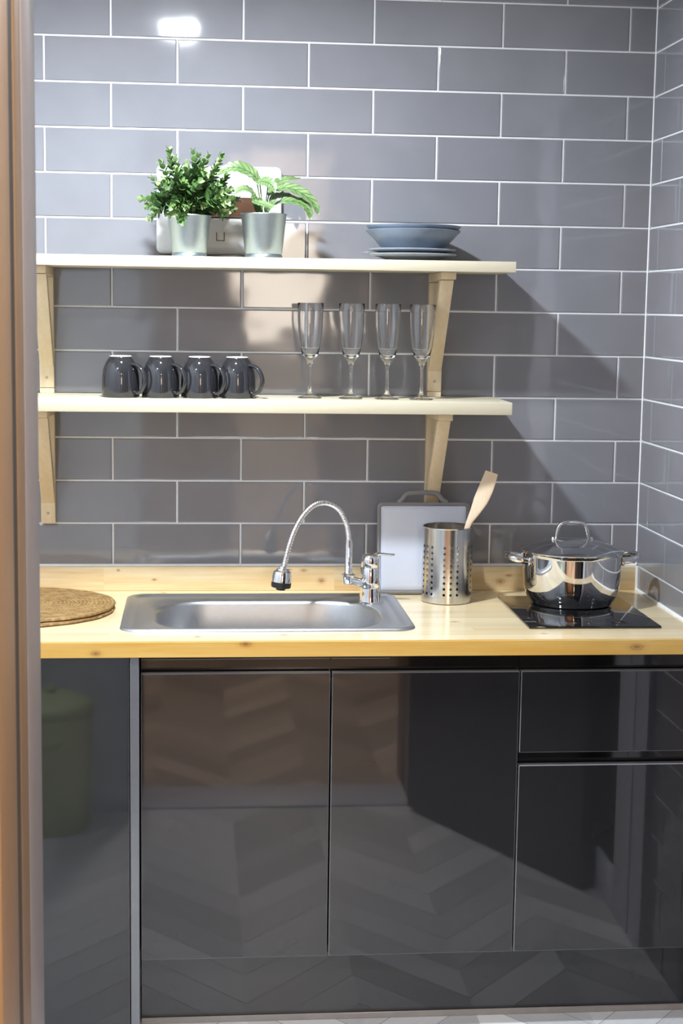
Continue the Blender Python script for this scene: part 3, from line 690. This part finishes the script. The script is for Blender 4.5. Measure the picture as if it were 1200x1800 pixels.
# ================================================================== WOVEN MATS
def mat_mesh(name, c, r, seed):
    rt_ = root(name, c, None, None); return rt_
def make_mat(c, r, lb, seed):
    bm = B(); rnd = random.Random(seed); segs = 96
    ph = [rnd.uniform(0, 6.28) for _ in range(4)]
    def rr(a): return r * (1 + 0.006 * math.sin(3 * a + ph[0]) + 0.004 * math.sin(7 * a + ph[1]) + 0.004 * math.sin(17 * a + ph[2]))
    rings = []
    for fr, z in ((0.02, 0.0), (0.985, 0.0), (1.0, 0.003), (0.992, 0.0065), (0.97, 0.0075), (0.94, 0.0066), (0.7, 0.0068), (0.4, 0.0066), (0.02, 0.0068)):
        rings.append([(c[0] + rr(a) * fr * math.cos(a), c[1] + rr(a) * fr * math.sin(a), c[2] + z + (0.0008 * math.sin(5 * a + ph[3]) if 0.5 < fr < 0.99 and z > 0.003 else 0)) for a in [2 * PI * k / segs for k in range(segs)]])
    loops(bm, rings, True, True, True)
    o = part('woven_placemat', bm, M['weave'], origin=c, smooth=60)
    return tag(o, lb, 'placemat', 'round woven placemats on the worktop')
make_mat((-0.183, -0.254, ZC + 0.0004), 0.199, 'lower of two stacked round brown woven placemats, showing only its rim', 1)
make_mat((-0.180, -0.248, ZC + 0.0088), 0.198, 'upper round brown woven placemat lying on top of the other', 2)

# ================================================================== SHELVES AND BRACKETS
SX_L, SX_R = -0.29, 0.9075
bm = B(); box(bm, SX_L, SX_R, -0.24, -0.004, 1.6135, 1.6375, 0.0012, 2)
tag(part('wall_shelf', bm, M['birch'], smooth=40, origin=(0.31, -0.12, 1.6135)), 'upper pale wooden wall shelf holding potted plants and bowls', 'shelf', 'pale wooden wall shelves')
bm = B(); box(bm, SX_L, SX_R, -0.24, -0.004, 1.2945, 1.3228, 0.0012, 2)
tag(part('wall_shelf', bm, M['birch'], smooth=40, origin=(0.31, -0.12, 1.2945)), 'lower pale wooden wall shelf holding mugs and champagne glasses', 'shelf', 'pale wooden wall shelves')
def bracket(xc, ztop, zbot, lb):
    hw = 0.0165
    rt = root('shelf_bracket', (xc, -0.003, ztop), lb, 'shelf bracket', 'wooden shelf brackets')
    bm = B(); prism(bm, [(-0.003, zbot), (-0.022, zbot), (-0.026, zbot + 0.048), (-0.022, zbot + 0.075), (-0.022, ztop - 0.022), (-0.003, ztop - 0.022)], 'x', xc - hw, xc + hw, 0.0008); part('wall_plate', bm, M['bracket'], rt, smooth=40)
    bm = B(); prism(bm, [(-0.003, ztop - 0.0005), (-0.003, ztop - 0.0215), (-0.205, ztop - 0.0165), (-0.207, ztop - 0.0005)], 'x', xc - hw, xc + hw, 0.0008); part('shelf_arm', bm, M['bracket'], rt, smooth=40)
    bm = B(); prism(bm, [(-0.0222, zbot + 0.048), (-0.0265, zbot + 0.048), (-0.182, ztop - 0.0185), (-0.152, ztop - 0.0192), (-0.0222, zbot + 0.095)], 'x', xc - hw + 0.001, xc + hw - 0.001, 0.0008); part('diagonal_brace', bm, M['bracket'], rt, smooth=40)
    bm = B(); bmesh.ops.create_cone(bm, cap_ends=True, segments=16, radius1=0.0035, radius2=0.0035, depth=0.001, matrix=Matrix.Translation((xc, -0.0243, zbot + 0.024)) @ Matrix.Rotation(PI / 2, 4, 'X')); part('screw_plug', bm, M['plug'], rt)
    return rt
b0 = bracket(0.7615, 1.6135, 1.3355, 'right wooden bracket of the upper shelf, behind the last glass')
dup(b0, (-0.150, -0.003, 1.6135), 'left wooden bracket of the upper shelf, left of the mugs')
dup(b0, (0.7615, -0.003, 1.2945), 'right wooden bracket of the lower shelf, above the grey tray')
dup(b0, (-0.150, -0.003, 1.2945), 'left wooden bracket of the lower shelf, above the woven placemats')
for xc, w in ((0.7615, 'right'), (-0.150, 'left')):
    bm = B(); box(bm, xc - 0.0165, xc + 0.0165, -0.022, -0.0035, 1.3229, 1.3343, 0.0006, 1)
    tag(part('spacer_block', bm, M['bracket'], origin=(xc, -0.012, 1.3229)), 'small wooden spacer block on the lower shelf under the %s upper bracket' % w, 'wood block', 'wooden spacer blocks')

# ================================================================== MUGS (upside down)
def make_mug(c, lb):
    cx, cy, cz = c
    rt = root('mug', c, lb, 'mug', 'dark mugs upside down on the lower shelf')
    bm = B()
    prof = [(0.0385, 0.003), (0.0400, 0.0), (0.0415, 0.0005), (0.0422, 0.003), (0.0422, 0.030), (0.0415, 0.048), (0.0390, 0.063), (0.0340, 0.077), (0.0280, 0.0865), (0.0250, 0.0895), (0.0243, 0.0915), (0.0225, 0.0915), (0.0215, 0.0888), (0, 0.0888)]
    inner = [(0.0385, 0.003), (0.0385, 0.045), (0.034, 0.068), (0.024, 0.082), (0, 0.085)]
    lathe(bm, prof, c, 56); lathe(bm, inner, c, 56)
    bmesh.ops.remove_doubles(bm, verts=bm.verts, dist=1e-6)
    part('mug_body', bm, M['mug'], rt, smooth=60)
    bm = B(); lathe(bm, [(0.0246, 0.0912), (0.0243, 0.0932), (0.0222, 0.0934), (0.0216, 0.0912)], c, 40); part('foot_ring', bm, M['mug_foot'], rt, label='bare white foot ring')
    a = math.radians(-38); d = Vector((math.cos(a), math.sin(a), 0))
    P = lambda r, z: Vector(c) + d * r + Vector((0, 0, z))
    bm = B(); tube(bm, catmull([P(0.030, 0.074), P(0.046, 0.0735), P(0.060, 0.066), P(0.0695, 0.050), P(0.0705, 0.034), P(0.063, 0.018), P(0.050, 0.011), P(0.040, 0.0125)], 6), lambda t: 0.0042, 14, ry=lambda t: 0.0060)
    part('handle', bm, M['mug'], rt, smooth=80)
    return rt
zs = 1.3229
m0 = make_mug((0.0265, -0.150, zs), 'leftmost of the four upside-down charcoal mugs')
dup(m0, (0.1160, -0.148, zs), 'second from left of the four upside-down charcoal mugs')
dup(m0, (0.2040, -0.147, zs), 'third from left of the four upside-down charcoal mugs')
dup(m0, (0.2890, -0.144, zs), 'rightmost upside-down charcoal mug with its handle clear of others')

# ================================================================== CHAMPAGNE FLUTES
def make_flute(c, lb):
    rt = root('champagne_glass', c, lb, 'glass', 'champagne glasses on the lower shelf')
    t = 0.0012
    bm = B(); lathe(bm, [(0, 0.0), (0.027, 0.0), (0.0278, 0.0012), (0.026, 0.0024), (0.014, 0.0055), (0.0065, 0.011), (0.0042, 0.018)], c, 48)
    outer = [(0.0042, 0.018), (0.0037, 0.030), (0.0036, 0.065), (0.0046, 0.076), (0.0085, 0.084), (0.0142, 0.091), (0.0190, 0.101), (0.0232, 0.118), (0.0264, 0.142), (0.0287, 0.172), (0.0296, 0.200), (0.0298, 0.2165), (0.0295, 0.2172)]
    inner = [(0.0291, 0.2165), (0.0288, 0.200), (0.0279, 0.172), (0.0256, 0.142), (0.0223, 0.118), (0.0178, 0.103), (0.0110, 0.097), (0.004, 0.0945), (0, 0.094)]
    lathe(bm, outer + inner, c, 48)
    bmesh.ops.remove_doubles(bm, verts=bm.verts, dist=1e-6)
    part('glass_body', bm, M['glass'], rt, smooth=80)
    return rt
g0 = make_flute((0.4565, -0.125, zs), 'leftmost of the four clear champagne glasses')
dup(g0, (0.5500, -0.138, zs), 'second from left of the four clear champagne glasses')
dup(g0, (0.6330, -0.145, zs), 'third from left of the four clear champagne glasses')
dup(g0, (0.7120, -0.150, zs), 'rightmost clear champagne glass, in front of the wooden bracket')

# ================================================================== PLATES AND BOWLS
zt = 1.6377; PC = (0.6890, -0.130)
def plate(z, prof, m, lb, name, cat, dx=0.0, dy=0.0, g=None):
    bm = B(); c = (PC[0] + dx, PC[1] + dy, z); lathe(bm, prof, c, 72)
    return tag(part(name, bm, m, origin=c, smooth=60), lb, cat, g)
pl = [(0, 0.003), (0.055, 0.003), (0.056, 0.0), (0.059, 0.0), (0.061, 0.003), (0.078, 0.0085), (0.0985, 0.0125), (0.1000, 0.0145), (0.0985, 0.0165), (0.076, 0.0125), (0.060, 0.007), (0, 0.006)]
plate(zt, pl, M['plate_grey'], 'bottom grey plate of the crockery stack on the upper shelf', 'plate', 'plate', 0.0, 0, 'grey plates in the stack')
plate(zt + 0.0108, pl, M['plate_grey'], 'upper grey plate of the stack, directly below the blue-grey bowls', 'plate', 'plate', -0.001, 0.001, 'grey plates in the stack')
bw = [(0, 0.003), (0.060, 0.003), (0.062, 0.0), (0.066, 0.0), (0.070, 0.004), (0.088, 0.024), (0.1075, 0.0440), (0.1085, 0.0465), (0.1065, 0.0475), (0.086, 0.029), (0.064, 0.0095), (0, 0.007)]
plate(zt + 0.0225, bw, M['plate_blue'], 'lower of the two nested blue-grey bowls, its tapering side fully seen', 'bowl', 'bowl', 0.0, 0, 'blue-grey bowls in the stack')
plate(zt + 0.0325, bw, M['plate_blue'], 'topmost blue-grey bowl of the stack, nested so only its rim shows', 'bowl', 'bowl', 0.001, 0.001, 'blue-grey bowls in the stack')

# ================================================================== FUSE BOX BEHIND THE PLANTS
rt = root('fuse_box', (0.2485, -0.003, 1.65), 'white rounded wall box with smoked window and square latch behind the potted plants', 'fuse box')
bx0, bx1, bz0, bz1 = 0.1035, 0.3935, 1.649, 1.8515
bcx_, bcz = (bx0 + bx1) / 2, (bz0 + bz1) / 2
fb = lambda hw, hh, r, y, cx=bcx_, cz=bcz: [Vector((p.x, y, cz + p.y)) for p in rrect(cx, 0, hw, hh, r, 0, 8)]
hw, hh = (bx1 - bx0) / 2, (bz1 - bz0) / 2
bm = B(); loops(bm, [fb(hw - 0.004, hh - 0.004, 0.012, -0.0032), fb(hw - 0.001, hh - 0.001, 0.014, -0.012), fb(hw, hh, 0.014, -0.021), fb(hw - 0.002, hh - 0.002, 0.013, -0.026), fb(hw - 0.008, hh - 0.008, 0.010, -0.028)], True, True, True)
part('box_case', bm, M['box_white'], rt, smooth=50)
bm = B(); loops(bm, [fb(0.102, 0.040, 0.006, -0.0281, cz=1.692), fb(0.102, 0.040, 0.006, -0.0315, cz=1.692), fb(0.1005, 0.0385, 0.005, -0.0325, cz=1.692)], True, False, True); part('lower_cover', bm, M['box_cover'], rt, smooth=50)
bm = B(); box(bm, 0.1465, 0.3505, -0.0331, -0.0322, 1.6998, 1.7006); tag(part('seam', bm, M['tan_trim'], rt, smooth=0))
bm = B()
lx, lz, lw, lh, t = 0.2515, 1.6895, 0.0098, 0.0195, 0.0017
for (x0, x1, z0, z1) in ((lx - lw, lx - lw + t, lz - lh / 2, lz + lh / 2), (lx + lw - t, lx + lw, lz - lh / 2, lz + lh / 2), (lx - lw, lx + lw, lz - lh / 2, lz - lh / 2 + t)): box(bm, x0, x1, -0.0334, -0.0322, z0, z1)
part('latch', bm, M['dark_line'], rt, smooth=0)
bm = B(); loops(bm, [fb(0.100, 0.023, 0.006, -0.0281, cz=1.757), fb(0.100, 0.023, 0.006, -0.0335, cz=1.757), fb(0.098, 0.021, 0.005, -0.0350, cz=1.757)], True, False, True); part('smoked_window', bm, M['smoked'], rt, smooth=50)
bm = B(); box(bm, 0.150, 0.347, -0.037, -0.028, 1.7782, 1.7812, 0.001, 1); part('window_lip', bm, M['tan_trim'], rt)
bm = B(); box(bm, 0.150, 0.347, -0.034, -0.028, 1.7318, 1.7340); part('window_gap', bm, M['dark_line'], rt, smooth=0)

# ================================================================== POTTED PLANTS
def bucket(c, rt_, rb, h, parent):
    bm = B()
    lathe(bm, [(0, 0.004), (rb - 0.003, 0.004), (rb - 0.002, 0.0), (rb + 0.001, 0.0), (rb + 0.0015, 0.006), (rb - 0.0008, 0.0085), (rb + 0.001, 0.011), (rt_ - 0.0005, h - 0.003), (rt_ + 0.0012, h - 0.0015), (rt_ + 0.0005, h), (rt_ - 0.001, h - 0.001), (rt_ - 0.0015, h - 0.004), (rb + 0.0005, 0.02), (0, 0.018)], c, 64)
    part('zinc_pot', bm, M['zinc'], parent, smooth=50)
    bm = B(); lathe(bm, [(rt_ - 0.0035, h - 0.014), (rt_ * 0.5, h - 0.009), (0, h - 0.008)], c, 32); part('soil', bm, M['soil'], parent, smooth=80)
def leaf_disc(bm, uvl, p, d, n, L, Wd, tint):
    d = d.normalized(); n = (n - d * n.dot(d)).normalized(); s = d.cross(n)
    c = bm.verts.new(p + d * L * 0.5 - n * L * 0.06); pts = []
    for k in range(9):
        a = 2 * PI * k / 9; u = 0.5 - 0.5 * math.cos(a); w = math.sin(a) * (0.5 + 0.05 * math.cos(a))
        pts.append(bm.verts.new(p + d * L * u + s * Wd * w + n * abs(w) * Wd * 0.22))
    for k in range(9):
        f = bm.faces.new((c, pts[k], pts[(k + 1) % 9]))
        for l in f.loops: l[uvl].uv = (tint, 0.5)
p1 = (0.1805, -0.180, 1.6377)
rt = root('potted_plant', p1, 'bushy small-leaved green plant in a zinc pot, left of the striped-leaf plant', 'potted plant')
bucket(p1, 0.0485, 0.0375, 0.0915, rt)
rnd = random.Random(11); bmL = B(); uvl = bmL.loops.layers.uv.new('UVMap'); bmS = B()
tips = [(0.076, 1.762, -.17), (0.088, 1.745, -.19), (0.100, 1.770, -.16), (0.105, 1.735, -.20), (0.095, 1.722, -.18), (0.098, 1.808, -.17), (0.118, 1.842, -.17), (0.136, 1.868, -.16), (0.150, 1.852, -.18), (0.128, 1.800, -.19),
        (0.188, 1.868, -.17), (0.200, 1.862, -.16), (0.222, 1.860, -.17), (0.250, 1.858, -.17), (0.240, 1.835, -.18), (0.210, 1.845, -.19), (0.175, 1.842, -.18), (0.262, 1.815, -.16), (0.272, 1.785, -.18), (0.285, 1.765, -.17), (0.276, 1.745, -.19), (0.262, 1.735, -.2)]
for _ in range(80):
    a = rnd.uniform(0, 2 * PI); r = math.sqrt(rnd.random()); x = 0.188 + 0.082 * r * math.cos(a); z = 1.768 + 0.060 * r * math.sin(a)
    tips.append((x, z, -0.18 + rnd.uniform(-0.065, 0.055)))
for (tx, tz, ty) in tips:
    b = Vector((p1[0] + rnd.uniform(-0.02, 0.02), p1[1] + rnd.uniform(-0.02, 0.02), 1.717)); tp = Vector((tx, ty - 0.005, tz))
    mid = (b + tp) / 2 + Vector((rnd.uniform(-.006, .006), rnd.uniform(-.01, .01), 0.016 if tz < 1.80 else 0.0))
    if tz < 1.75: mid.z += 0.018
    path = catmull([b, mid, tp], 6); tube(bmS, path, lambda t: 0.0011 - 0.0005 * t, 5)
    L = sum((path[i + 1] - path[i]).length for i in range(len(path) - 1)); nn = max(4, int(L / 0.0085)); ph = rnd.uniform(0, 3)
    for k in range(nn):
        t = 0.22 + 0.78 * k / (nn - 1); q = t * (len(path) - 1); i = min(int(q), len(path) - 2); p = path[i].lerp(path[i + 1], q - i)
        tg = (path[i + 1] - path[i]).normalized(); a0 = ph + k * PI / 2; o = tg.orthogonal().normalized(); o2 = tg.cross(o)
        young = max(0, (t - 0.6) / 0.4); sz = (0.0245 - 0.0115 * young) * rnd.uniform(0.8, 1.15)
        base = rnd.uniform(0.12, 0.6)
        for s in (0, PI):
            d = (o * math.cos(a0 + s) + o2 * math.sin(a0 + s)) + tg * (0.35 + 0.9 * young) + Vector((0, -0.1, 0.1))
            leaf_disc(bmL, uvl, p, d, tg + Vector((0, -0.5, 0.5)) * rnd.uniform(0.2, 1.0), sz, sz * 0.72, min(0.98, base + 0.38 * young + rnd.uniform(-0.12, 0.12)))
part('stems', bmS, M['stem'], rt, smooth=80)
part('leaves', bmL, M['leaf'], rt, smooth=180)

p2 = (0.3455, -0.180, 1.6377)
rt = root('potted_plant', p2, 'plant with large striped drooping leaves in a zinc pot, right of the bushy plant', 'potted plant')
bucket(p2, 0.0512, 0.0405, 0.0975, rt)
def big_leaf(pts, wid, up, parent, prof_pow=1.0):
    """pts: midrib points (world) ; first is where the blade begins"""
    bm = B(); uvl = bm.loops.layers.uv.new('UVMap'); path = catmull(pts, 7); n = len(path); up = Vector(up)
    rows = []
    for i, p in enumerate(path):
        t = i / (n - 1); tg = (path[min(i + 1, n - 1)] - path[max(i - 1, 0)]).normalized()
        nn = (up - tg * up.dot(tg)).normalized(); s = tg.cross(nn)
        w = wid * (math.sin(PI * min(1, t ** 0.75 * 0.97 + 0.03)) ** 0.8) + 0.0004
        rows.append([(p + s * w * q + nn * (0.20 * w * (abs(q) ** 1.5)) + nn * 0.0012 * math.sin(t * 40) * abs(q), t, q) for q in (-1, -0.66, -0.33, 0, 0.33, 0.66, 1)])
    vs = [[bm.verts.new(a[0]) for a in r] for r in rows]
    for i in range(n - 1):
        for j in range(6):
            f = bm.faces.new((vs[i][j], vs[i + 1][j], vs[i + 1][j + 1], vs[i][j + 1]))
            for l, (ii, jj) in zip(f.loops, ((i, j), (i + 1, j), (i + 1, j + 1), (i, j + 1))): l[uvl].uv = (rows[ii][jj][1], rows[ii][jj][2] * 0.5 + 0.5)
    o = part('leaf', bm, M['leaf2'], parent, smooth=180)
    bm = B(); s0 = Vector(pts[0]); b = Vector((p2[0] + (s0.x - p2[0]) * 0.25, p2[1] + 0.004, 1.722))
    tube(bm, catmull([b, (b + s0) / 2 + Vector((0, 0, 0.008)), s0], 5), 0.0014, 6); part('stalk', bm, M['stem'], o, smooth=80)
# X,Z read off the photo at about y=-0.18
def XZ(px, py, y=-0.18):
    k = (3.7504 + y) / 3.5704
    return (0.3450 + (px - 459) * 0.001292 * k + 0.0, y, 1.7345 - (py - 377) * 0.001292 * k)
big_leaf([XZ(452, 324, -.185), XZ(437, 309, -.195), XZ(415, 300, -.200), XZ(395, 302, -.20), XZ(377, 315, -.195)], 0.0170, (0.10, -0.75, 0.60), rt)
big_leaf([XZ(466, 330, -.18), XZ(482, 322, -.17), XZ(500, 316, -.165), XZ(524, 313, -.15)], 0.0090, (0, -0.8, 0.6), rt)
big_leaf([XZ(478, 336, -.18), XZ(500, 332, -.19), XZ(525, 342, -.20), XZ(545, 360, -.205), XZ(553, 378, -.21)], 0.0185, (0.2, -0.65, 0.75), rt)
big_leaf([XZ(474, 362, -.18), XZ(495, 355, -.20), XZ(520, 358, -.21), XZ(535, 370, -.215), XZ(539, 387, -.22)], 0.0165, (0.1, -0.6, 0.8), rt)
big_leaf([XZ(447, 324, -.19), XZ(460, 323, -.205), XZ(472, 330, -.215), XZ(477, 342, -.22)], 0.0145, (0.0, -0.8, 0.6), rt)
big_leaf([XZ(446, 346, -.18), XZ(432, 337, -.19), XZ(418, 337, -.195), XZ(407, 346, -.2)], 0.0125, (0, -0.6, 0.8), rt)
big_leaf([XZ(440, 356, -.20), XZ(450, 360, -.22), XZ(463, 364, -.235), XZ(476, 368, -.24)], 0.0105, (0, -0.7, 0.7), rt)
big_leaf([XZ(470, 352, -.16), XZ(485, 344, -.14), XZ(505, 343, -.125), XZ(520, 350, -.12)], 0.0100, (0, -0.7, 0.7), rt)
big_leaf([XZ(468, 345, -.16), XZ(474, 335, -.15), XZ(490, 330, -.14), XZ(510, 333, -.13), XZ(535, 342, -.13)], 0.0100, (0, -0.7, 0.7), rt)
big_leaf([XZ(449, 374, -.18), XZ(447, 362, -.195), XZ(441, 350, -.205), XZ(438, 342, -.21)], 0.0080, (0, -1, 0.2), rt)
big_leaf([XZ(462, 374, -.19), XZ(466, 366, -.20), XZ(474, 358, -.205), XZ(482, 354, -.21)], 0.0080, (0, -1, 0.4), rt)

# ================================================================== THINGS SEEN IN THE REFLECTIONS
bc = (-0.222, -1.955, 0.0)
rt = root('dustbin', bc, 'round sage green lidded bin on the floor, mirrored in the left gloss panel', 'bin')
bm = B(); lathe(bm, [(0, 0.0), (0.108, 0.0), (0.111, 0.003), (0.1185, 0.345), (0.1185, 0.348), (0, 0.348)], bc, 56); part('bin_body', bm, M['bin_green'], rt, smooth=50)
bm = B(); lathe(bm, [(0, 0.3485), (0.1205, 0.3485), (0.1225, 0.351), (0.1225, 0.372), (0.119, 0.378), (0.085, 0.394), (0.04, 0.402), (0, 0.403)], bc, 56); ld = part('bin_lid', bm, M['bin_green'], rt, smooth=50)
bm = B(); lathe(bm, [(0.008, 0.403), (0.008, 0.410), (0.015, 0.415), (0.015, 0.421), (0, 0.424)], bc, 20); part('knob', bm, M['bin_green'], ld)
bm = B(); tube(bm, catmull([(bc[0] - 0.03, bc[1] + 0.117, 0.30), (bc[0] - 0.028, bc[1] + 0.128, 0.294), (bc[0], bc[1] + 0.131, 0.292), (bc[0] + 0.028, bc[1] + 0.128, 0.294), (bc[0] + 0.03, bc[1] + 0.117, 0.30)], 5), 0.003, 8); part('bin_handle', bm, M['bin_green'], rt)
# hall furniture that tints the reflections
def cupboard(x0, x1, y0, y1, z1, m, lb, nm='cupboard'):
    rt = root(nm, ((x0 + x1) / 2, (y0 + y1) / 2, 0), lb, 'cupboard')
    bm = B(); box(bm, x0, x1, y0, y1 - 0.02, 0.0, z1); part('cabinet_body', bm, m, rt, smooth=0)
    xm = (x0 + x1) / 2
    for a, b in ((x0 + 0.002, xm - 0.002), (xm + 0.002, x1 - 0.002)):
        bm = B(); box(bm, a, b, y1 - 0.019, y1, 0.06, z1 - 0.002, 0.001, 1); d = part('door', bm, m, rt)
        hx = b - 0.03 if a < xm - 0.01 else a + 0.03
        bm = B(); tube(bm, [(hx, y1 + 0.02, 1.0), (hx, y1 + 0.02, 1.15)], 0.005, 8); tube(bm, [(hx, y1, 1.01), (hx, y1 + 0.02, 1.01)], 0.004, 8); tube(bm, [(hx, y1, 1.14), (hx, y1 + 0.02, 1.14)], 0.004, 8); part('handle', bm, M['chrome'], d)
cupboard(0.42, 0.90, -5.58, -4.95, 2.35, M['hall_beige'], 'tall beige cupboard in the hall, mirrored as a warm glow in the tiles')
cupboard(-0.95, -0.10, -5.58, -5.05, 2.20, M['hall_orange'], 'wide orange-brown wooden cupboard in the hall, left of the beige one')
bm = B(); box(bm, 0.455, 0.86, -4.948, -4.935, 1.33, 1.99, 0.002)  # added glowing panel, gives the tiles their warm reflected patch
tag(part('added_glow_panel', bm, M['panel_glow'], smooth=40, origin=(0.6, -4.94, 1.33)), 'added warm glowing panel on the beige hall cupboard, brightening the tile reflections', 'added glow panel')
